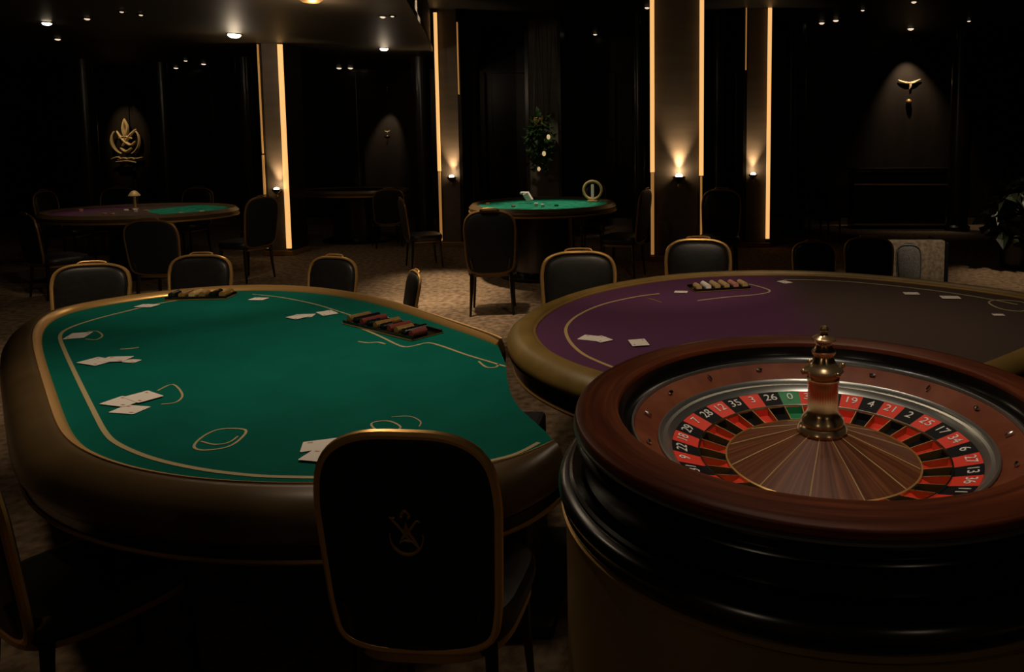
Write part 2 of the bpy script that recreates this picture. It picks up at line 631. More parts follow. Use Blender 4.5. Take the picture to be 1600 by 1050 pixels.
# ------------------------------------------------------------------ ceiling downlights
GR = 'small recessed ceiling downlights'
dl = [(73, 35, ZL, .05, 'bulb'), (90, 60, ZL, .035, 'bulb_dim'), (136, 28, ZL, .03, 'bulb_dim'), (190, 17, ZL, .02, 'bulb_dim'), (220, 22, ZL, .02, 'bulb_dim'),
      (121, 102, ZL, .03, 'bulb_dim'), (275, 107, ZL, .04, 'bulb_dim'), (290, 94, ZL, .03, 'bulb_dim'), (318, 99, ZL, .04, 'bulb_dim'),
      (366, 53, ZL, .085, 'bulb'), (530, 112, ZL, .05, 'bulb_dim'), (548, 118, ZL, .05, 'bulb_dim'), (600, 75, ZL, .065, 'bulb'), (598, 25, ZL, .03, 'bulb_dim'), (613, 24, ZL, .02, 'bulb_dim'),
      (675, 62, ZH, .04, 'bulb'), (930, 66, ZH, .04, 'bulb_dim'), (1011, 11, ZH, .04, 'bulb_dim'), (1284, 35, ZH, .05, 'bulb_dim'), (1306, 31, ZH, .05, 'bulb_dim'),
      (1348, 15, ZH, .03, 'bulb_dim'), (1423, 44, ZH, .06, 'bulb_dim'), (1428, 2, ZH, .04, 'bulb_dim'), (1514, 32, ZH, .03, 'bulb_dim')]
names = ['brightest of the small lights high at the left edge', 'small dim downlight below the brightest one at the left edge', 'small downlight right of the left edge lights', 'faint left downlight of a close pair near the top left', 'faint right downlight of a close pair near the top left',
         'faint low downlight above the left golden emblem area', 'pinkish dim downlight left of the large glowing one', 'faint downlight above the pinkish one', 'dim broad downlight just left of the leftmost lit pillar',
         'largest and brightest glowing ceiling light, left of the leftmost lit pillar', 'left lamp of the dim pair mid room', 'right lamp of the dim pair mid room', 'bright round downlight right of the leftmost lit pillar', 'dim downlight above the bright one mid room', 'faintest downlight beside the dim one mid room',
         'bright small light touching the left edge of the narrow pillar', 'dim flat downlight above the far green table', 'small downlight just left of the wide lit pillar', 'left downlight of the pair right of the lit pillars', 'right downlight of the pair right of the lit pillars',
         'faint downlight between the pair and the lit emblem', 'downlight right above the lit emblem on the right wall', 'downlight cut by the top edge above the right emblem', 'faint rightmost downlight on the high ceiling']
for (px, py, z, r, mm), nm in zip(dl, names):
    p = onz(px, py, z)
    if p.y > YB - .35:
        p = ony(px, py, YB - .35)
        p.z = z
    t = thing('ceiling_downlight', nm, 'ceiling light', (p.x, p.y, z), 0, GR)
    bm = bmesh.new(); lathe(bm, [(r + .02, -.001), (r + .02, -.012), (r, -.012), (r, -.001)], 20); link('trim_ring', bm, 'black_gloss', t)
    bm = bmesh.new(); sphere(bm, (0, 0, -.012), r, 14, 8, (1, 1, .55)); link('lens', bm, mm, t, True)
p = onz(366, 53, ZL); point('downlight_glow', (p.x, p.y, ZL - .28), 5)
p = onz(600, 75, ZL); point('downlight_glow', (p.x, p.y, ZL - .25), 2)
# flush dome lamp at the very top
p = onz(485, -4, ZL)
t = thing('ceiling_lamp', 'flush dome ceiling lamp at the top edge between two lit pillars', 'ceiling light', (p.x, p.y, ZL))
bm = bmesh.new(); lathe(bm, [(0, -.06), (.08, -.05), (.12, -.02), (.12, -.0005), (0, -.0005)], 24); link('shade', bm, 'gold_dull', t, True)
point('ceiling_lamp_glow', (p.x, p.y + .1, ZL - .30), 16)
# hanging accent spots for the emblems on the far wall
for px, py, tg, pw, sz, lab in ((1423, 60, (1422, 150), 120, 70, 'small black accent spotlight hanging above the right wall emblem'),
                                (605, 141, (605, 200), 60, 44, 'small black accent spotlight hanging before the middle wall emblem')):
    p = ony(px, py, YB - .42)
    zt = ZH if px > 700 else ZL
    t = thing('accent_spotlight', lab, 'spotlight', (p.x, p.y, min(p.z, zt - .05)))
    bm = bmesh.new(); lathe(bm, [(0, .09), (.045, .08), (.05, -.04), (.042, -.04), (.036, .02), (0, .02)], 18); link('housing', bm, 'black_gloss', t, True)
    bm = bmesh.new(); lathe(bm, [(0, -.03), (.035, -.02), (.035, .0), (0, .0)], 14); link('lens', bm, 'bulb_dim', t, True)
    bm = bmesh.new(); tube(bm, [(0, 0, .08), (0, 0, zt - t.location.z)], .008, 6); link('stem', bm, 'black_gloss', t)
    g = ony(*tg, YB - .1)
    l = spot('accent_beam', (p.x, p.y, t.location.z - .06), (g.x, g.y, g.z - .2), pw, sz, .8, (1, .78, .58), .02)


# ------------------------------------------------------------------ emblems on the walls
def stroke_emblem(bm, strokes, s, r, n=6):
    for st in strokes:
        pts = catmull([(x * s, 0, z * s) for x, z in st], 6, False)
        m_ = len(pts)
        tube(bm, pts, [r * (.35 + .65 * math.sin(PI * (i + .5) / m_)) for i in range(m_)], n)


def arc(cx, cz, r, a0, a1, n=9, q=1.0):
    return [(cx + r * math.cos(R(a0 + (a1 - a0) * i / n)), cz + q * r * math.sin(R(a0 + (a1 - a0) * i / n))) for i in range(n + 1)]


p = ony(196, 215, YB - .14)
t = thing('wall_emblem', 'gold flame shaped emblem over a line of small lettering, left wall', 'emblem', (p.x, p.y, p.z))
bm = bmesh.new()
S = .40
stroke_emblem(bm, [[(0, 1), (-.10, .55), (-.04, .1), (.12, -.4)], [(0, 1), (.14, .55), (.02, .1), (-.12, -.45)], arc(0, -.15, .75, 140, 250), arc(0, -.15, .75, 40, -70),
                   [(-.45, .35), (-.15, -.1), (.25, -.4), (.5, -.2)], [(.6, .45), (.25, .1), (-.2, -.45)], [(-.35, -.05), (0, .05), (.35, -.05)], [(-.3, -.55), (0, -.75), (.3, -.55)]], S, .035)
link('symbol', bm, 'gold_paint', t, True)
bm = bmesh.new()
random.seed(3)
stroke_emblem(bm, [[(-.85, -1.15), (-.45, -1.05), (-.3, -1.2)], [(-.5, -1.2), (-.1, -1.1), (.1, -1.2)], [(-.1, -1.16), (.3, -1.1), (.45, -1.2)], [(.3, -1.12), (.6, -1.12), (.85, -1.05)], [(-.6, -1.3), (0, -1.26), (.5, -1.32)]], S, .028)
link('lettering', bm, 'gold_paint', t, True)
spot('accent_beam', (p.x, p.y - .8, 3.2), (p.x, p.y, 2.1), 60, 40, .9, (1, .75, .45), .03)
for px, py, s_, lab in ((1421, 128, .20, 'small gold bird shaped emblem lit from above on the right wall'), (605, 205, .05, 'tiny gold emblem under the spotlight on the middle wall')):
    p = ony(px, py, YB - (.035 if px > 1000 else .11))
    t = thing('wall_emblem', lab, 'emblem', (p.x, p.y, p.z))
    bm = bmesh.new()
    stroke_emblem(bm, [[(-1.2, .2), (-.6, .0), (0, -.1), (.6, .05), (1.2, .3)], [(-1.1, .1), (-.5, -.1), (0, -.2)], [(.9, .1), (.4, -.1), (0, -.2)], [(-.1, 0), (.1, -.35), (.05, -.75)], [(.2, 0), (.15, -.4), (.05, -.7)]], s_, s_ * .11)
    link('wings', bm, 'gold_paint', t, True)
    bm = bmesh.new(); sphere(bm, (0, 0, -2.1 * s_), s_ * .3); link('drop', bm, 'gold_dull', t, True)

# bar counter along the right back wall
x0, x1 = ony(1335, 263, 15.0).x, ony(1480, 263, 15.0).x
t = thing('bar_counter', 'black bar counter with thin gold rails along the right back wall', 'counter', ((x0 + x1) / 2, 15.0, 0))
hw = (x1 - x0) / 2
bm = bmesh.new(); box(bm, -hw, hw, .0, .5, 0, 1.18); link('body', bm, 'panel', t)
for z, d in ((1.19, .03), (.92, .03), (.10, .05)):
    bm = bmesh.new(); box(bm, -hw, hw if z < 1.5 else 0, -d, -.001, z - .02, z + .012, .003); link('gold_rail', bm, 'gold_dull', t)
bm = bmesh.new(); box(bm, -hw - .05, hw + .05, -.08, .55, 1.205, 1.25, .01); link('countertop', bm, 'black_gloss', t)
spot('floor_lamp_beam', (5.0, 13.2, 3.9), (5.0, 15.0, .8), 22, 60, .9, rad=.05)


# ------------------------------------------------------------------ chairs
OUT = [(0, 1.0), (.11, .995), (.185, .967), (.228, .915), (.243, .83), (.241, .74), (.235, .62), (.227, .52), (.203, .445), (.12, .412), (0, .408)]


def chair_outline(sub=4):
    half = OUT
    pts = [(x, z) for x, z in half] + [(-x, z) for x, z in half[-2:0:-1]]
    return catmull([(x, 0, z) for x, z in pts], sub, True)


TIPM = Matrix.Translation((0, -.21, .45)) @ Matrix.Rotation(R(7), 4, 'X') @ Matrix.Translation((0, 0, -.45))


def make_chair(label, loc, rz, group=None, emblem=False, grip=True, scale=(1, 1, 1), frame='gold', cloth='leather'):
    t = thing('casino_chair', label, 'chair', loc, rz, group)
    t.scale = scale
    ol = chair_outline()
    n = len(ol)
    cz = .72
    # cushion in front (+y), hard shell behind (-y)
    for nm, puff, y0, k0, mm in (('backrest', .038, .006, .93, cloth), ('back_shell', -.018, -.006, .985, 'leather_back')):
        bm = bmesh.new()
        rings = []
        for j in range(9):
            a = j / 8
            s = k0 * math.sin(a * PI / 2) if j else 0
            yy = y0 + puff * math.cos(a * PI / 2) ** .8 if j < 8 else y0
            if j == 0:
                rings.append([bm.verts.new(TIPM @ Vector((0, y0 + puff, cz)))])
            else:
                rings.append([bm.verts.new(TIPM @ Vector((p.x * s, yy, cz + (p.z - cz) * s))) for p in ol])
        for i in range(n):
            bm.faces.new((rings[0][0], rings[1][i], rings[1][(i + 1) % n]))
            for j in range(1, 8):
                bm.faces.new((rings[j][i], rings[j + 1][i], rings[j + 1][(i + 1) % n], rings[j][(i + 1) % n]))
        bm.faces.new([v for v in rings[8]])
        link(nm, bm, mm, t, True)
    bm = bmesh.new()
    tube(bm, [TIPM @ p for p in ol], .013, 8, True)
    link('back_frame', bm, frame, t, True)
    bm = bmesh.new() if grip else None
    if grip:
        tube(bm, [TIPM @ Vector(q) for q in catmull([(-.09, -.004, .998), (-.075, -.01, 1.022), (0, -.012, 1.028), (.075, -.01, 1.022), (.09, -.004, .998)], 4, False)], .008, 8)
        link('grip', bm, frame, t, True)
    # seat
    bm = bmesh.new()
    so = []
    for k in range(40):
        a = 2 * PI * k / 40
        c_, s_ = math.cos(a), math.sin(a)
        e = .55
        so.append(Vector((math.copysign(abs(c_) ** e, c_) * .24 * (1 + .08 * s_), math.copysign(abs(s_) ** e, s_) * .235 + .02, 0)))
    lv = [(.90, .395), (1.0, .405), (1.03, .43), (1.03, .455), (.98, .478), (.8, .49), (.4, .497)]
    rr = [[bm.verts.new((p.x * k, p.y * k, z)) for p in so] for k, z in lv]
    for i in range(40):
        for j in range(len(lv) - 1):
            bm.faces.new((rr[j][i], rr[j][(i + 1) % 40], rr[j + 1][(i + 1) % 40], rr[j + 1][i]))
    bm.faces.new(rr[0]); bm.faces.new(rr[-1])
    link('seat', bm, cloth, t, True)
    bm = bmesh.new()
    sweep(bm, [p * .93 for p in so], [(0, .375), (.012, .375), (.012, .396), (0, .396)])
    link('seat_frame', bm, 'gold_dull' if frame == 'gold' else frame, t)
    for sx_ in (-1, 1):
        for sy_ in (-1, 1):
            bm = bmesh.new()
            x, yy = sx_ * .19, .02 + sy_ * .185
            tube(bm, [(x, yy, .40), (x + sx_ * .008, yy + sy_ * .01, .2), (x + sx_ * .02, yy + sy_ * .03, 0)], [.02, .016, .011], 8)
            link('leg', bm, 'black_gloss', t, True)
    for sx_ in (-1, 1):
        bm = bmesh.new()
        tube(bm, [(sx_ * .17, -.17, .385), TIPM @ Vector((sx_ * .175, -.01, .47)), TIPM @ Vector((sx_ * .19, -.02, .56))], .012, 8)
        link('back_post', bm, 'black_gloss', t, True)
    if emblem:
        bm = bmesh.new()
        stroke_emblem(bm, [[(-.35, .95), (0, 1.35), (.32, .95)], [(-.28, 1.02), (-.18, .86)], [(.26, 1.02), (.2, .9)],
                           [(-.95, .62), (-.7, .72), (-.4, .35), (0, -.1), (.35, -.5), (.45, -.75)], [(1.0, .95), (.8, .75), (.4, .3), (-.1, -.35), (-.7, -.95)],
                           [(0, .6), (-.15, 0), (-.45, -.45), (-.75, -1.0)], [(0, .5), (.12, -.1), (.35, -.6)], [(-.55, -.62), (0, -.5), (.4, -.6)], [(.65, .9), (.95, .8)],
                           arc(0, -.3, 1.05, 168, 372, 14, 1.05), arc(0, -.34, .93, 215, 325, 8, 1.1)], .043, .0042)
        bmesh.ops.rotate(bm, verts=bm.verts, cent=(0, 0, 0), matrix=Matrix.Rotation(PI, 3, 'Z'))
        bmesh.ops.translate(bm, verts=bm.verts, vec=(0, -.0245, .755))
        bm.transform(TIPM)
        link('emblem', bm, 'gold_dull', t, True)
    return t


G1 = 'black chairs with gold frames round the tables'


def floor_at(px, dist):
    return Vector((PX2X(px, dist), dist, 0))


near = make_chair('large black chair seen from behind with a gold crest on its back, nearest the camera', (-.693, 2.13, 0), R(-3), G1, True, False, scale=(1.0, .95, 1.1))


def back_at(x0_, x1_, ytop, d, rz):
    """root place and scale of a chair whose backrest spans x0_..x1_ and tops out at ytop, at distance d"""
    b0, b1, tp = ony(x0_, 400, d), ony(x1_, 400, d), ony((x0_ + x1_) / 2, ytop, d)
    off = Matrix.Rotation(R(rz), 3, 'Z') @ Vector((0, -.25, 0))
    c = (b0 + b1) / 2
    return Vector((c.x - off.x, d - off.y, 0)), ((b1.x - b0.x) / .512 / max(.3, abs(math.cos(R(rz)))), 1, tp.z / 1.02)


loc_, s_ = back_at(85, 193, 410, 5.75, 194)
proto = make_chair('black chair with curved gold frame, leftmost behind the green table', loc_, R(194), G1, False, scale=s_)
CH = [
    (262, 360, 396, 6.15, 184, 'black chair with curved gold frame, middle of three behind the green table'),
    (474, 562, 399, 6.1, 166, 'black chair right of centre behind the green table, frame lit on its right'),
    (845, 963, 390, 5.65, 189, 'black padded chair with bright gold frame, left behind the violet table'),
    (1038, 1144, 371, 6.4, 178, 'black chair with gold frame before the wide lit pillar'),
    (1237, 1306, 376, 7.7, 178, 'dim black chair with thin gold edge behind the violet table, left of a taller one'),
    (1319, 1396, 369, 7.7, 174, 'rounded black chair beside the beige bench behind the violet table'),
]
for x0_, x1_, yt, d, rz, lab in CH:
    loc_, s_ = back_at(x0_, x1_, yt, d, rz)
    dup(proto, loc_, R(rz), lab, G1, s_)
loc_ = ony(644, 400, 6.6) + Matrix.Rotation(R(122), 3, 'Z') @ Vector((0, .25, 0))
loc_.z = 0
dup(proto, loc_, R(122), 'black chair turned edge-on on the lit carpet beyond the green table', G1, (.9, 1, .66))
dup(proto, (-1.91, 2.27, 0), R(-30), 'black chair cut by the left edge in the lower left corner', G1, (1, 1, 1.0))
FG = 'dark chairs round the far tables'
far = make_chair('dark chair with curved gold arm at the right of the far green table', floor_at(975, 9.8), R(75), FG, False, scale=(1.1, 1.1, 1.18), frame='gold_shaded')
for px, dist, rz, s_, lab in [
        (925, 11.0, 180, (.72, 1, 1.18), 'pale rimmed round chair back showing above the far green table'),
        (765, 7.8, 10, (1.05, 1, 1.12), 'almost black chair standing in front of the far green table, left side'),
        (655, 10.6, -60, (1.0, 1, 1.0), 'dark chair left of the far green table before the narrow pillar'),
        (1125, 9.9, 170, (1.1, 1, 1.15), 'dark chair between the two right lit pillars'),
        (95, 10.9, -80, (1.1, 1, 1.08), 'dark chair at the left end of the far violet and green table'),
        (75, 8.6, -30, (1.1, 1, 1.0), 'dark chair in the left shadow nearer than the far tables'),
        (165, 11.7, 190, (1.1, 1, 1.05), 'dark chair behind the far left table, left side'),
        (285, 11.7, 175, (1.1, 1, 1.05), 'dark chair behind the far left table, right side'),
        (378, 9.6, 75, (1.1, 1, 1.1), 'dark chair by the leftmost lit pillar at the far left table'),
        (250, 8.0, 5, (1.1, 1, 1.0), 'dark chair in front of the far left table seen from behind'),
        (600, 12.6, 30, (1.0, 1, 1.0), 'dark chair left of the narrow pillar by the dim far table'),
        (1290, 13.2, 200, (1.0, 1, 1.05), 'dark chair in front of the bar counter, left end')]:
    dup(far, floor_at(px, dist), R(rz), lab, FG, s_)

# beige bench on the lit carpet and a grey tub chair in front of it
x0, x1 = PX2X(1392, 8.6), PX2X(1483, 8.6)
t = thing('upholstered_bench', 'beige speckled cloth bench behind the violet table at the right', 'bench', ((x0 + x1) / 2, 8.6, 0))
hw = (x1 - x0) / 2
bm = bmesh.new(); box(bm, -hw, hw, 0, .12, .08, .66, .02); link('back', bm, 'beige_cloth', t, True)
bm = bmesh.new(); box(bm, -hw, hw, .121, .6, .08, .42, .03); link('seat', bm, 'beige_cloth', t, True)
for sx_ in (-1, 1):
    bm = bmesh.new(); box(bm, sx_ * (hw + .021) - .02, sx_ * (hw + .021) + .02, -.01, .6, 0, .64, .01); link('side_panel', bm, 'black_matt', t)
t = dup(proto, back_at(1400, 1440, 381, 7.9, 176)[0], R(176), 'small grey cloth chair in front of the beige bench', G1, back_at(1400, 1440, 381, 7.9, 176)[1])
for c in t.children:
    if c.name.startswith(('backrest', 'back_shell', 'seat')) and not c.name.startswith('seat_frame'):
        c.data = c.data.copy(); c.data.materials[0] = M['grey_cloth']
    if c.name.startswith(('back_frame', 'grip')):
        c.data = c.data.copy(); c.data.materials[0] = M['grey_cloth']
del t['group']

# ------------------------------------------------------------------ green poker table
ZF = .77
gf = [(778, 539), (758, 530), (700, 510), (630, 486), (560, 467), (480, 456), (400, 453), (320, 457), (250, 464), (180, 474), (112, 487), (76, 503), (61, 524), (63, 552), (75, 592), (91, 640), (108, 684),
      (140, 712), (200, 737), (290, 755), (400, 764), (520, 765), (640, 757), (740, 741), (810, 722), (858, 700)]
right = [(866, 690), (852, 674), (832, 656), (812, 638), (799, 618), (793, 595), (790, 568)]
edge = catmull([onz(x, y_, ZF) for x, y_ in gf], 5, False)
edge = smooth_loop(edge, 8, False)
loop = edge + [onz(x, y_, ZF) for x, y_ in right]
cen = Vector((-1.35, 3.5, 0))
t = thing('poker_table', 'large green felt poker table with padded brown rail in the left foreground', 'table', cen)
inv = -cen
loopL = [p + inv for p in loop]
edgeL = [p + inv for p in edge]
CC = area2(loopL) > 0
bm = bmesh.new(); plate(bm, loopL, ZF - .03, ZF); link('felt_top', bm, 'green', t)
# rail: padded roll, thinner at the far side
N = len(edgeL)
wf = []
for i in range(N):
    f = i / (N - 1)
    k = 1.0
    if f < .30:
        k = .28 + .72 * (f / .30) ** 1.1
    if f > .93:
        k = 1 - .5 * (f - .93) / .07
    wf.append(k)
rp = [(.008, .755), (.0, .775), (.010, .790), (.03, .802), (.055, .803), (.085, .795), (.115, .778), (.14, .752), (.157, .72), (.16, .69), (.148, .668), (.09, .66), (.02, .72)]
bm = bmesh.new(); sweep(bm, edgeL, rp, False, CC, wf); link('padded_rail', bm, 'rail', t, True)
bm = bmesh.new(); sweep(bm, edgeL, [(-.012, ZF - .002), (.006, ZF - .002), (.030, ZF + .030), (.026, ZF + .036), (.008, ZF + .028), (-.006, ZF + .012), (-.012, ZF + .004)], False, CC); link('inner_gold_bead', bm, 'gold', t, True)
bm = bmesh.new(); sweep(bm, edgeL[10:], [(.05, .62), (.135, .62), (.138, .659), (.05, .659)], False, CC, wf[10:]); link('skirt', bm, 'black_gloss', t, True)
bm = bmesh.new(); sweep(bm, edgeL[10:], [(.12, .603), (.139, .603), (.144, .611), (.139, .6195), (.12, .6195)], False, CC, wf[10:]); link('lower_gold_bead', bm, 'gold_dull', t, True)
bm = bmesh.new()
inner = [p * .93 for p in loopL]
plate(bm, [p * .95 for p in loopL], .66, .739)
link('underframe', bm, 'black_matt', t)
for (x, y_) in ((-.75, .75), (.55, -.55)):
    bm = bmesh.new(); box(bm, x - .24, x + .24, y_ - .24, y_ + .24, .06, .66, .02); link('pedestal', bm, 'black_matt', t)
    bm = bmesh.new(); box(bm, x - .36, x + .36, y_ - .36, y_ + .36, 0, .06, .02); link('foot', bm, 'black_matt', t)


def line_on(pxs, z, wd, name, m_, root, off, closed=False, sub=5, zz=.0005):
    pts = catmull([onz(a, b, z) + off for a, b in pxs], sub, closed)
    bm_ = bmesh.new()
    ribbon(bm_, pts, wd, z + zz, closed)
    return link(name, bm_, m_, root)


line_on([(300, 466), (250, 474), (195, 487), (145, 500), (108, 513), (94, 525), (100, 546), (118, 585), (145, 640), (166, 678), (190, 697), (240, 717), (310, 733), (390, 743), (460, 746), (540, 746), (640, 739), (730, 727), (800, 712), (842, 692)],
        ZF, .017, 'betting_line', 'gold_print', t, inv)
line_on([(395, 460), (440, 465), (490, 475), (530, 487), (558, 496)], ZF, .010, 'betting_line', 'gold_print', t, inv)
line_on([(556, 510), (590, 524), (626, 541), (645, 541), (668, 536), (690, 541), (730, 555), (790, 573)], ZF, .013, 'betting_line', 'gold_print', t, inv, sub=4)
# printed bet boxes
for pts, wd in (([(246, 611), (270, 601), (285, 617), (275, 629), (252, 632)], .008),
                ([(303, 698), (318, 682), (345, 671), (383, 672), (376, 686), (355, 699), (318, 704)], .009),
                ([(314, 690), (335, 695), (357, 692), (372, 682)], .007),
                ([(580, 664), (590, 659), (610, 659), (626, 668), (612, 676), (592, 675)], .008),
                ([(612, 652), (640, 651), (657, 659), (655, 667)], .005),
                ([(560, 534), (575, 536), (590, 535), (602, 538)], .012),
                ([(748, 565), (760, 574), (775, 574), (779, 569)], .010),
                ([(188, 546), (203, 545), (217, 543)], .014),
                ([(137, 518), (152, 518), (160, 525), (150, 531), (134, 530)], .008)):
    cl = pts[0] == (303, 698) or pts[0] == (580, 664)
    line_on(pts, ZF, wd, 'printed_bet_mark', 'gold_print', t, inv, cl, 4)

CG = 'loose playing cards on the tables'


def card(px, py, z, rz, label, s=1.0, face='card', lift=0.0, bend=.004):
    p = onz(px, py, z)
    o = thing('playing_card', label, 'playing card', (p.x, p.y, z + .0025 + lift), R(rz), None)
    bm_ = bmesh.new()
    W_, L_ = .042 * s, .058 * s
    pr = []
    for (cx_, cy_, a0) in ((W_ - .006, L_ - .006, 0), (-W_ + .006, L_ - .006, 90), (-W_ + .006, -L_ + .006, 180), (W_ - .006, -L_ + .006, 270)):
        for k in range(4):
            a = R(a0 + 30 * k)
            pr.append((cx_ + .006 * math.cos(a), cy_ + .006 * math.sin(a)))
    plate(bm_, pr, 0, .0012)
    link('stock', bm_, face, o)
    bm_ = bmesh.new()
    # two corner pips
    for sx__ in (-1, 1):
        box(bm_, sx__ * W_ * .66 - .004, sx__ * W_ * .66 + .004, sx__ * L_ * .62 - .009, sx__ * L_ * .62 + .009, .0011, .0016)
    link('pip', bm_, 'pink', o)
    return o


cards = [
    (122, 525, 20, 1.15, 'single white card by the left end of the green table'),
    (151, 566, 70, 1.2, 'left card of the close pair on the green table, nearest its left rail'),
    (181, 563, 95, 1.05, 'right card of the close pair near the green table left rail'),
    (206, 565, 80, .6, 'tiny pale card right of the close pair on the green table'),
    (192, 629, 75, 1.15, 'left card of the fanned pair inside the green table gold line'),
    (224, 622, 60, 1.15, 'right card of the fanned pair inside the green table gold line'),
    (203, 641, 80, 1.0, 'card half under the fanned pair, dull and nearest the rail'),
    (404, 468, 85, .9, 'small card alone at the far edge of the green table'),
    (463, 497, 60, .9, 'thin left card of the far group on the green table'),
    (475, 494, 100, 1.0, 'large white card of the far group on the green table'),
    (511, 490, 45, 1.1, 'rightmost white card of the far group on the green table'),
    (230, 479, 85, 1.0, 'beige card lying by the far left curve of the green table'),
    (502, 696, 110, 1.1, 'upper white card left of the near chair on the green table'),
    (518, 706, 50, 1.1, 'second white card partly behind the near chair'),
    (503, 715, 80, 1.05, 'lowest white card left of the near chair on the green table'),
]
for i, (a, b, rz, s_, lab) in enumerate(cards):
    card(a, b, ZF, rz, lab, s_, 'card', lift=.0018 * (i % 3))
pc = [(925, 529, 70, 1.15, 'crumpled pale card left on the violet table'), (939, 531, 40, 1.0, 'pale card touching the left one on the violet table'), (998, 537, 15, 1.1, 'pale card nearest the roulette wheel on the violet table'),
      (1226, 441, 30, .9, 'narrow pale card right of the chip tray on the violet table'), (1064, 457, 80, .8, 'small pale card left of the chip tray on the violet table'), (1485, 466, 85, 1.1, 'pale orange card near the far right of the violet table'), (1424, 459, 85, .9, 'dull card left of the pale orange one on the violet table'), (1560, 493, 85, .6, 'dull small card near the right edge of the violet table')]
for i, (a, b, rz, s_, lab) in enumerate(pc):
    card(a, b, ZF, rz, lab, s_, 'card', lift=.0018 * (i % 3))


# chip trays
def tray(cpx, z, axis, ln, wd, label, cols):
    p0, p1 = onz(*cpx[0], z), onz(*cpx[1], z)
    c = (p0 + p1) / 2
    d = p1 - p0
    L_ = d.length
    o = thing('chip_tray', label, 'chip tray', (c.x, c.y, z + .0015), math.atan2(d.y, d.x))
    bm_ = bmesh.new()
    box(bm_, -L_ / 2, L_ / 2, -wd / 2, wd / 2, 0, .008, .003)
    box(bm_, -L_ / 2, L_ / 2, -wd / 2, -wd / 2 + .012, .0081, .022)
    box(bm_, -L_ / 2, L_ / 2, wd / 2 - .012, wd / 2, .0081, .022)
    link('tray_base', bm_, 'black_gloss', o)
    bm_ = bmesh.new()
    sweep(bm_, [Vector((x, y2, 0)) for x, y2 in ((-L_ / 2, -wd / 2), (L_ / 2, -wd / 2), (L_ / 2, wd / 2), (-L_ / 2, wd / 2))], [(0, .001), (.006, .001), (.006, .006), (0, .006)])
    link('gold_edge', bm_, 'gold_dull', o)
    k = max(4, int(L_ / .062))
    for i in range(k):
        x = -L_ / 2 + (i + .5) * L_ / k
        mm = cols[i % len(cols)]
        tt = tag(link('chip_row', bmesh.new(), mm), label.split(' tray')[0] + ' tray chips', 'chips') if False else None
        bm_ = bmesh.new()
        n_ = random.randint(6, 16)
        for q in range(n_):
            yq = -wd / 2 + .022 + q * .0105
            if yq > wd / 2 - .022:
                break
            r_ = bmesh.ops.create_cone(bm_, cap_ends=True, segments=16, radius1=.021, radius2=.021, depth=.0085, matrix=Matrix.Translation((x, yq, .0295)) @ Matrix.Rotation(PI / 2, 4, 'X'))
        row = link('chip_row', bm_, mm, o)
    return o


tray([(268, 466), (362, 464)], ZF, 0, 0, .16, 'black chip tray with gold chips at the far left side of the green table', ['black_gloss', 'gold_dull', 'gold_paint', 'gold_dull', 'black_gloss', 'gold_dull'])
tray([(560, 501), (668, 527)], ZF, 0, 0, .20, 'dark chip tray with red and black chips at the far right of the green table', ['gold_dull', 'black_gloss', 'card_back', 'black_gloss', 'gold_dull', 'black_gloss', 'card_back'])

# ------------------------------------------------------------------ violet table
pf = [(833, 522), (838, 505), (862, 485), (903, 466), (965, 450), (1040, 438), (1130, 431), (1250, 430), (1350, 436), (1450, 446), (1550, 459), (1620, 471), (1672, 492), (1660, 520), (1600, 546), (1530, 576), (1420, 606), (1290, 620), (1150, 622), (1040, 611), (945, 589), (885, 567), (848, 546)]
vl = smooth_loop(catmull([onz(x, y_, ZF) for x, y_ in pf], 5, True), 10, True)
cen = Vector((1.3, 4.1, 0))
inv = -cen
vl = [p + inv for p in vl]
VC = area2(vl) > 0
t = thing('poker_table', 'violet and charcoal felt poker table with olive gold rail behind the roulette wheel', 'table', cen)
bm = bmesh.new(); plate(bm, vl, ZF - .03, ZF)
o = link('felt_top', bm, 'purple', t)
wfv = []
for p in vl:
    wfv.append(.86 if p.y < .2 else max(.5, .86 - .5 * (p.y - .2)))
rp2 = [(.008, .755), (.0, .775), (.012, .792), (.04, .805), (.08, .806), (.12, .795), (.155, .77), (.175, .74), (.175, .71), (.16, .692), (.10, .69), (.02, .74)]
bm = bmesh.new(); sweep(bm, vl, rp2, True, VC, wfv); link('padded_rail', bm, 'rail_olive', t, True)
bm = bmesh.new(); sweep(bm, vl, [(-.012, ZF - .002), (.006, ZF - .002), (.006, ZF + .012), (-.004, ZF + .013), (-.012, ZF + .006)], True, VC); link('inner_gold_bead', bm, 'gold_dull', t, True)
bm = bmesh.new(); sweep(bm, vl, [(.02, .60), (.135, .60), (.17, .69), (.02, .69)], True, VC, wfv); link('skirt', bm, 'black_gloss', t, True)
bm = bmesh.new(); sweep(bm, vl, [(.115, .585), (.137, .585), (.141, .594), (.137, .602), (.115, .602)], True, VC, wfv); link('lower_gold_bead', bm, 'gold', t, True)
bm = bmesh.new(); plate(bm, [p * .97 for p in vl], .66, .739); link('underframe', bm, 'black_matt', t)
for (x, y_) in ((-.5, .2), (.9, .2)):
    bm = bmesh.new(); box(bm, x - .22, x + .22, y_ - .22, y_ + .22, .06, .66, .02); link('pedestal', bm, 'black_matt', t)
    bm = bmesh.new(); box(bm, x - .34, x + .34, y_ - .3, y_ + .3, 0, .06, .02); link('foot', bm, 'black_matt', t)
line_on([(1030, 459), (993, 464), (941, 476), (903, 493), (885, 511), (888, 530), (905, 549), (930, 563), (975, 580), (1040, 598)], ZF, .018, 'betting_line', 'gold_paint', t, inv)
line_on([(1090, 470), (1130, 465), (1185, 460), (1203, 455), (1190, 449), (1170, 444)], ZF, .014, 'betting_line', 'gold_print', t, inv)
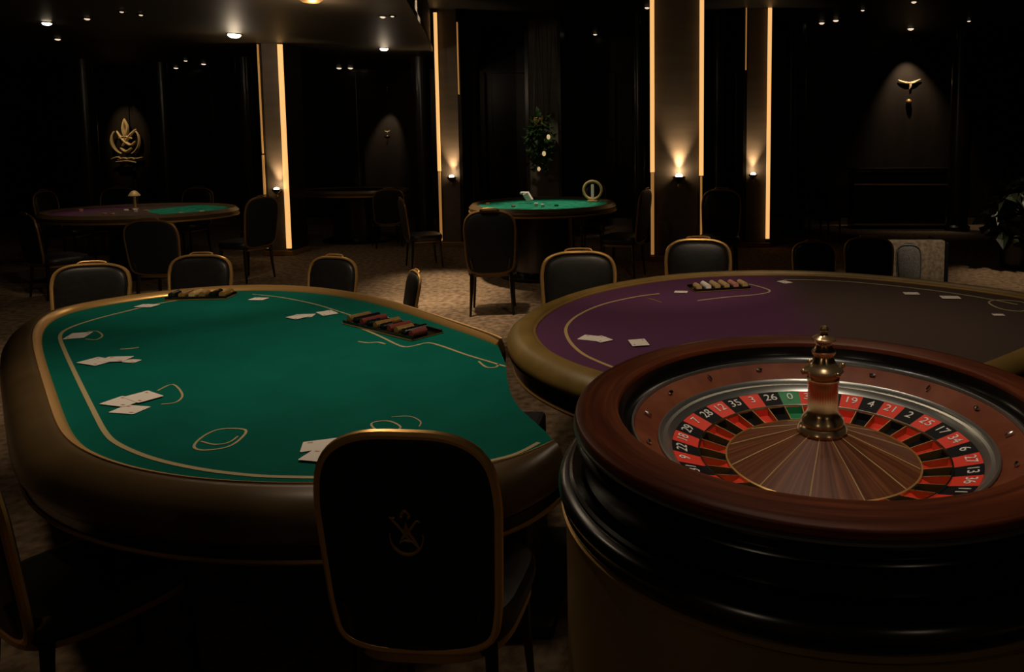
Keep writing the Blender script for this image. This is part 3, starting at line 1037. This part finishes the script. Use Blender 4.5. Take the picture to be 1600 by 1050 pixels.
line_on([(1225, 437), (1290, 438), (1370, 444), (1450, 453), (1520, 463), (1590, 476)], ZF, .014, 'betting_line', 'gold_print', t, inv)
line_on([(1545, 473), (1560, 469), (1600, 473), (1600, 486), (1565, 483)], ZF, .012, 'printed_bet_mark', 'gold_print', t, inv, True)
line_on([(1012, 466), (1026, 470), (1034, 473)], ZF, .012, 'printed_bet_mark', 'gold_dull', t, inv)
tray([(1080, 453), (1165, 448)], ZF, 0, 0, .20, 'chip tray full of pale gold chips at the far side of the violet table', ['gold_paint', 'card', 'gold_paint', 'gold_paint', 'pink', 'gold_paint'])


# ------------------------------------------------------------------ far tables
def far_table(c, a, b, h, label, tops, legm='black_matt'):
    o = thing('gaming_table', label, 'table', c)
    pts = [Vector((a * math.cos(2 * PI * k / 64), b * math.sin(2 * PI * k / 64), 0)) for k in range(64)]
    for (k0, k1, mm) in tops:
        seg = [pts[k % 64] * .93 for k in range(k0, k1 + 1)]
        if k1 - k0 < 64:
            seg.append(Vector((0, 0, 0)))
        else:
            seg = seg[:-1]
        bm_ = bmesh.new(); plate(bm_, seg, h - .03, h); link('felt_top', bm_, mm, o)
    bm_ = bmesh.new(); sweep(bm_, [p * .93 for p in pts], [(0, h - .06), (.1, h - .06), (.12, h - .02), (.08, h + .025), (.02, h + .02), (0, h)]); link('padded_rail', bm_, 'rail', o, True)
    bm_ = bmesh.new(); sweep(bm_, [p * .93 for p in pts], [(.09, h - .085), (.125, h - .085), (.125, h - .062), (.09, h - .062)]); link('gold_bead', bm_, 'gold_dull', o, True)
    bm_ = bmesh.new(); lathe(bm_, [(0, .0), (.6, 0), (.6, .05), (.42, .09), (.40, h - .15), (.8, h - .06), (0, h - .06)], 32)
    for v in bm_.verts:
        v.co.y *= b / a
    link('pedestal', bm_, 'black_gloss', o, True)
    return o


pc_ = ony(850, 319, 10.0)
far_table((pc_.x, 10.0, 0), .93, 1.0, pc_.z, 'round green felt table in the distance left of the wide lit pillar', [(0, 64, 'green_far')])
HT = pc_.z
pl_ = ony(222, 329, 10.0)
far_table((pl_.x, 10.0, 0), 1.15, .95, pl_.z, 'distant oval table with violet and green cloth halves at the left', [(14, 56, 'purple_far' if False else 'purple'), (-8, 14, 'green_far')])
HL = pl_.z
pd_ = ony(556, 297, 13.2)
far_table((pd_.x, 13.2, 0), .88, .6, pd_.z, 'dim dark table between the two left lit pillars', [(0, 64, 'black_matt')])

# small objects on the far tables
t = thing('dealing_shoe', 'tilted white card shoe standing on the far green table', 'card shoe', (ony(828, 300, 10.1).x, 10.1, HT + .001))
bm = bmesh.new(); box(bm, -.04, .04, -.05, .05, 0, .13, .008, Matrix.Translation((0, 0, 0)) @ Matrix.Rotation(R(-30), 4, 'Y') @ Matrix.Translation((.02, 0, .025))); link('shoe_body', bm, 'card', t)
bm = bmesh.new(); box(bm, -.13, -.03, -.04, .04, .13, .16, .006); link('shoe_lip', bm, 'card', t)


def chips(px, yy, z, n_, mm, label):
    p_ = PX2X(px, yy)
    for i in range(1):
        bm_ = bmesh.new()
        lathe(bm_, [(0, 0), (.028, 0)] + [(.028 - .002 * (k % 2), .006 * (k // 2 + k % 2)) for k in range(1, 2 * n_)] + [(0, .006 * n_)], 14)
        o = tag(link('chip_stack', bm_, mm), label, 'chips', 'stacks of chips on the far tables')
        o.location = (p_, yy, z)


for px, yy, n_, mm, lab in [(836, 9.65, 8, 'card', 'white chip stack on the far green table, left of two'), (846, 9.6, 6, 'card', 'white chip stack on the far green table, right of two'), (800, 9.6, 4, 'pink', 'pink chip stack near the left rim of the far green table'),
                            (868, 9.7, 4, 'green_far', 'green chip stack in the middle of the far green table'), (760, 9.95, 4, 'gold_paint', 'gold chip stack at the left rim of the far green table')]:
    chips(px, yy, HT, n_, mm, lab)
for px, yy, n_, mm, lab in [(118, 9.9, 5, 'pink', 'pink chip stack at the left rim of the far left table'), (155, 9.5, 3, 'pink', 'pink chip stack at the front left of the far left table'), (168, 9.48, 3, 'pink', 'second pink chip stack at the front of the far left table'),
                            (204, 9.8, 7, 'card', 'white chip stack in the centre of the far left table'), (221, 9.85, 4, 'pink', 'pink chip stack right of the white one on the far left table'), (190, 10.0, 3, 'card', 'low white chip stack left of centre on the far left table'),
                            (276, 9.6, 3, 'gold_paint', 'gold chip stack at the front right of the far left table'), (309, 9.8, 3, 'card', 'white chip stack at the right end of the far left table')]:
    chips(px, yy, HL, n_, mm, lab)
t = thing('table_lamp', 'small gold mushroom shaped lamp on the far left table', 'lamp', (PX2X(204, 10.2), 10.2, HL + .002))
bm = bmesh.new(); lathe(bm, [(0, 0), (.05, 0), (.045, .012), (.018, .02), (.014, .2), (0, .2)], 16); link('stem', bm, 'gold_paint', t, True)
bm = bmesh.new(); lathe(bm, [(0, .26), (.03, .25), (.07, .2), (.075, .185), (0, .19)], 16); link('lamp_shade', bm, 'gold_paint', t, True)

# round bright-rimmed wheel of fortune like stand on the far green table
t = thing('display_ring', 'small round ring stand glowing pale at the right of the far green table', 'ring stand', (PX2X(925, 10.3), 10.3, HT + .002))
bm = bmesh.new(); tube(bm, [(.125 * math.cos(2 * PI * k / 32), 0, .17 + .125 * math.sin(2 * PI * k / 32)) for k in range(32)], .018, 8, True); link('ring', bm, 'gold_paint', t, True)
bm = bmesh.new(); box(bm, -.02, .02, -.015, .015, .03, .25, .004); link('post', bm, 'card', t)
bm = bmesh.new(); box(bm, -.07, .07, -.04, .04, 0, .03, .006); link('base', bm, 'gold_paint', t)
spot('display_beam', (PX2X(900, 9.6), 9.5, 3.6), (PX2X(925, 10.3), 10.3, HT + .15), 60, 10, .5, rad=.03)


# ------------------------------------------------------------------ plants
def leaves(bm, n, c, rx, ry, rz, size, seed):
    rnd = random.Random(seed)
    for _ in range(n):
        a, b_ = rnd.uniform(0, 2 * PI), rnd.uniform(-1, 1)
        k = rnd.uniform(.35, 1)
        p = Vector((c[0] + rx * k * math.cos(a) * math.sqrt(1 - b_ * b_), c[1] + ry * k * math.sin(a) * math.sqrt(1 - b_ * b_), c[2] + rz * k * b_))
        d = Vector((rnd.uniform(-1, 1), rnd.uniform(-1, 1), rnd.uniform(-1, .6))).normalized()
        s = d.cross(Vector((rnd.uniform(-1, 1), rnd.uniform(-1, 1), rnd.uniform(-1, 1)))).normalized() * size * .3
        u = s.cross(d).normalized() * size * .08
        v = [bm.verts.new(p), bm.verts.new(p + d * size * .4 + s + u), bm.verts.new(p + d * size), bm.verts.new(p + d * size * .4 - s + u), bm.verts.new(p + d * size * .45 - u)]
        bm.faces.new((v[0], v[1], v[4])); bm.faces.new((v[1], v[2], v[4])); bm.faces.new((v[2], v[3], v[4])); bm.faces.new((v[3], v[0], v[4]))


p = ony(842, 215, 13.0)
t = thing('hanging_plant', 'leafy green plant hanging before the plain unlit pillar', 'plant', (p.x, p.y, p.z))
bm = bmesh.new(); leaves(bm, 420, (0, 0, -.05), .24, .18, .55, .13, 5); link('foliage', bm, 'leaf', t)
bm = bmesh.new(); lathe(bm, [(0, .2), (.07, .2), (.10, .34), (.095, .35), (.06, .34), (0, .32)], 16); link('pot', bm, 'gold_dull', t, True)
for s in (-1, 1):
    bm = bmesh.new(); tube(bm, [(s * .09, 0, .34), (s * .01, 0, ZH - p.z)], .006, 6); link('cord', bm, 'black_gloss', t)
spot('plant_fill', (p.x - .4, 11.6, 3.8), (p.x, 13.0, 2.1), 60, 26, .8, (1, .85, .6), .05)  # unseen spot added to brighten the plant
for px, py, r, lab in ((857, 214, .04, 'upper gold lantern drop beside the hanging plant'), (850, 240, .04, 'middle gold lantern drop beside the hanging plant'), (842, 264, .035, 'lowest pale lantern drop under the hanging plant')):
    q = ony(px, py, 12.7)
    t = thing('lantern_drop', lab, 'lantern', (q.x, q.y, q.z), 0, 'small glowing lantern drops by the plant')
    bm = bmesh.new(); sphere(bm, (0, 0, 0), r, 14, 10, (.8, .8, 1.1)); link('globe', bm, 'lantern', t, True)
    bm = bmesh.new(); tube(bm, [(0, 0, r), (0, 0, ZH - q.z)], .003, 5); link('cord', bm, 'black_gloss', t)

x = PX2X(1590, 10.5)
t = thing('potted_plant', 'dark broad leaved plant at the right edge behind the violet table', 'plant', (x, 10.5, 0))
bm = bmesh.new(); lathe(bm, [(0, 0), (.16, 0), (.2, .4), (.18, .4), (.17, .36), (0, .36)], 24); link('pot', bm, 'black_gloss', t, True)
bm = bmesh.new(); leaves(bm, 260, (0, 0, .85), .45, .4, .5, .3, 9); link('foliage', bm, 'leaf_dark', t)
bm = bmesh.new()
for k in range(5):
    a = k * 1.3
    tube(bm, [(0, 0, .36), (.08 * math.cos(a), .08 * math.sin(a), .6), (.25 * math.cos(a), .25 * math.sin(a), 1.0)], .012, 6)
link('stem', bm, 'leaf_dark', t)

# ------------------------------------------------------------------ roulette wheel
K = 1.15
WX, WY, WZ = .338 * K, 1.605 * K, CZ - .585 * K
t = thing('roulette_wheel', 'large wooden roulette wheel with brass turret on a black moulded stand', 'roulette wheel', (WX, WY, 0), R(4))


def P(lst):
    return [(r * K, WZ + z * K) for r, z in lst]


def wl(name, prof, m_, n=160, smooth=True, parent=t):
    bm_ = bmesh.new()
    lathe(bm_, P(prof), n)
    return link(name, bm_, m_, parent, smooth)


wl('rim', [(.457, -.012), (.458, -.003), (.460, -.0005), (.463, .0), (.475, .001), (.50, .0012), (.53, .0), (.5465, -.0015), (.5495, -.0035), (.551, -.007), (.551, -.017), (.548, -.020)], 'rim_wood')
wl('rim_highlight_band', [(.547, -.0205), (.554, -.0215), (.5545, -.026), (.547, -.030)], 'silver_ring')
wl('ball_track', [(.4565, -.011), (.453, -.030), (.446, -.043), (.437, -.047), (.430, -.0445)], 'black_gloss')
wl('track_bead', [(.4295, -.045), (.4275, -.040), (.424, -.0405), (.422, -.047)], 'silver_ring')
wl('apron', [(.4215, -.0475), (.395, -.062), (.3705, -.080)], 'apron_wood')
wl('silver_ring', [(.370, -.081), (.3695, -.076), (.366, -.0745), (.361, -.078), (.358, -.084), (.350, -.086), (.345, -.094), (.338, -.100)], 'silver_ring')
wl('bowl_body', [(.5465, -.0305), (.541, -.036), (.537, -.045), (.536, -.052), (.545, -.056), (.548, -.061), (.545, -.066), (.532, -.070), (.529, -.080), (.530, -.105), (.533, -.118), (.52, -.13)], 'black_gloss')
wl('stand_flange', [(.53, -.128), (.552, -.121), (.558, -.119), (.564, -.123), (.564, -.129), (.574, -.131), (.584, -.137), (.588, -.146), (.584, -.156), (.579, -.162), (.581, -.172), (.577, -.1805), (.56, -.182)], 'black_gloss')
wl('flange_bead', [(.573, -.1825), (.582, -.1845), (.582, -.189), (.573, -.192)], 'gold_dull')
bm = bmesh.new()
zt = WZ - .192 * K
lathe(bm, [(.56 * K, zt), (.572 * K, zt - .004), (.570 * K, .14), (.575 * K, .10), (.59 * K, .06), (.59 * K, 0)], 160)
link('pedestal_drum', bm, 'pedestal', t, True)

NUM = [0, 32, 15, 19, 4, 21, 2, 25, 17, 34, 6, 27, 13, 36, 11, 30, 8, 23, 10, 5, 24, 16, 33, 1, 20, 14, 31, 9, 22, 18, 29, 7, 28, 12, 35, 3, 26]
NN = 37
A0 = R(90 + 4.9)
# number ring: one mesh, coloured sectors
bm = bmesh.new()
sub = 5
prof = [(.3375, -.1005), (.279, -.1185)]
for i in range(NN):
    mi = 2 if NUM[i] == 0 else (i % 2)
    for s in range(sub):
        a = A0 - 2 * PI * (i + s / sub) / NN
        b_ = A0 - 2 * PI * (i + (s + 1) / sub) / NN
        vs = [bm.verts.new((r * K * math.cos(q), r * K * math.sin(q), WZ + z * K)) for (r, z), q in ((prof[0], a), (prof[1], a), (prof[1], b_), (prof[0], b_))]
        f = bm.faces.new(vs)
        f.material_index = mi
link('number_ring', bm, None, t, False, ['pocket_black', 'red', 'pocket_green'])
# numerals
slope = math.atan2(.018, .058)
for i in range(NN):
    me = text_mesh(str(NUM[i]), .036 * K)
    a = A0 - 2 * PI * (i + .5) / NN
    r = .315 * K
    mtx = Matrix.Translation((r * math.cos(a), r * math.sin(a), WZ - (.1005 + .018 * (.3375 - .315) / .058) * K + .0012)) @ Matrix.Rotation(a - PI / 2, 4, 'Z') @ Matrix.Rotation(slope, 4, 'X')
    me.transform(mtx)
    me.name = 'numeral'
    me.materials.clear()
    me.materials.append(M['white_num'])
    o = bpy.data.objects.new('numeral', me)
    col.objects.link(o)
    o.parent = t
wl('divider_ring', [(.2795, -.1185), (.279, -.114), (.2755, -.114), (.2745, -.123)], 'chrome')
# pockets: each a little trough
for i in range(NN):
    mm = 'pocket_green' if NUM[i] == 0 else ('pocket_black' if i % 2 == 0 else 'red')
    bm = bmesh.new()
    pr = [(.2745, -.120), (.270, -.136), (.235, -.142), (.218, -.136)]
    ring = []
    for s in range(5):
        a = A0 - 2 * PI * (i + .03 + .94 * s / 4) / NN
        ring.append([bm.verts.new((r * K * math.cos(a), r * K * math.sin(a), WZ + z * K)) for r, z in pr])
    for s in range(4):
        for j in range(3):
            bm.faces.new((ring[s][j], ring[s][j + 1], ring[s + 1][j + 1], ring[s + 1][j]))
    link('pocket', bm, mm, t)
for i in range(NN):
    bm = bmesh.new()
    a = A0 - 2 * PI * i / NN
    u = Vector((math.cos(a), math.sin(a), 0))
    v = Vector((-u.y, u.x, 0)) * .0012
    top = [u * (.276 * K) + Vector((0, 0, WZ - .1165 * K)), u * (.217 * K) + Vector((0, 0, WZ - .131 * K))]
    bot = [u * (.276 * K) + Vector((0, 0, WZ - .145 * K)), u * (.217 * K) + Vector((0, 0, WZ - .145 * K))]
    q = [bm.verts.new(x) for x in (top[0] + v, top[1] + v, bot[1] + v, bot[0] + v, top[0] - v, top[1] - v, bot[1] - v, bot[0] - v)]
    for f in ((0, 1, 2, 3), (7, 6, 5, 4), (0, 4, 5, 1), (1, 5, 6, 2), (3, 7, 4, 0)):
        bm.faces.new([q[k] for k in f])
    link('fret', bm, 'gold_dull', t)
wl('pocket_floor', [(.2745, -.143), (.219, -.146)], 'black_matt')
wl('cone_edge_ring', [(.2175, -.138), (.217, -.130), (.2135, -.1285), (.2125, -.132)], 'gold')
wl('cone', [(.2125, -.1325), (.15, -.108), (.10, -.090), (.052, -.072)], 'cone_wood', 160)
bm = bmesh.new()
for i in range(12):
    a = R(8) + 2 * PI * i / 12
    u = Vector((math.cos(a), math.sin(a), 0))
    pts = [u * (r * K) + Vector((0, 0, WZ + z * K + .0007)) for r, z in ((.211, -.1319), (.15, -.108), (.10, -.090), (.054, -.0727))]
    tube(bm, pts, [.0017, .0015, .0013, .0011], 4)
link('cone_inlay', bm, 'gold_paint', t)
# brass turret
wl('turret', [(.054, -.0735), (.056, -.066), (.052, -.058), (.047, -.054), (.049, -.048), (.046, -.040), (.038, -.032), (.034, -.020), (.0335, .040), (.036, .044), (.036, .050), (.032, .054),
              (.034, .060), (.043, .063), (.045, .068), (.042, .073), (.034, .077), (.026, .088), (.021, .100), (.026, .106), (.027, .112), (.021, .118), (.017, .126), (.020, .132), (.026, .136), (.027, .141), (.021, .145), (.010, .148), (.007, .152), (.010, .157), (.0105, .162), (.007, .168), (0, .170)], 'turret', 40)
for k in range(4):
    a = R(20 + 90 * k)
    u = Vector((math.cos(a), math.sin(a), 0))
    bm = bmesh.new()
    z = WZ + .068 * K
    tube(bm, [u * .040 * K + Vector((0, 0, z)), u * .051 * K + Vector((0, 0, z + .003))], [.005, .004], 8)
    sphere(bm, u * .053 * K + Vector((0, 0, z + .004)), .0075, 12, 8)
    link('turret_knob', bm, 'turret', t, True)
# diamond deflectors on the apron
for k in range(16):
    a = R(10 + 22.5 * k)
    r = .398 * K
    horiz = k % 2
    bm = bmesh.new()
    q = bmesh.ops.create_icosphere(bm, subdivisions=1, radius=1)
    for v in q['verts']:
        v.co = Vector((v.co.x * (.014 if horiz else .007), v.co.y * (.005 if horiz else .012), v.co.z * .006))
    bm.transform(Matrix.Translation((r * math.cos(a), r * math.sin(a), WZ - .059 * K + .004)) @ Matrix.Rotation(a, 4, 'Z') @ Matrix.Rotation(R(-32), 4, 'Y'))
    link('deflector', bm, 'chrome', t, True)
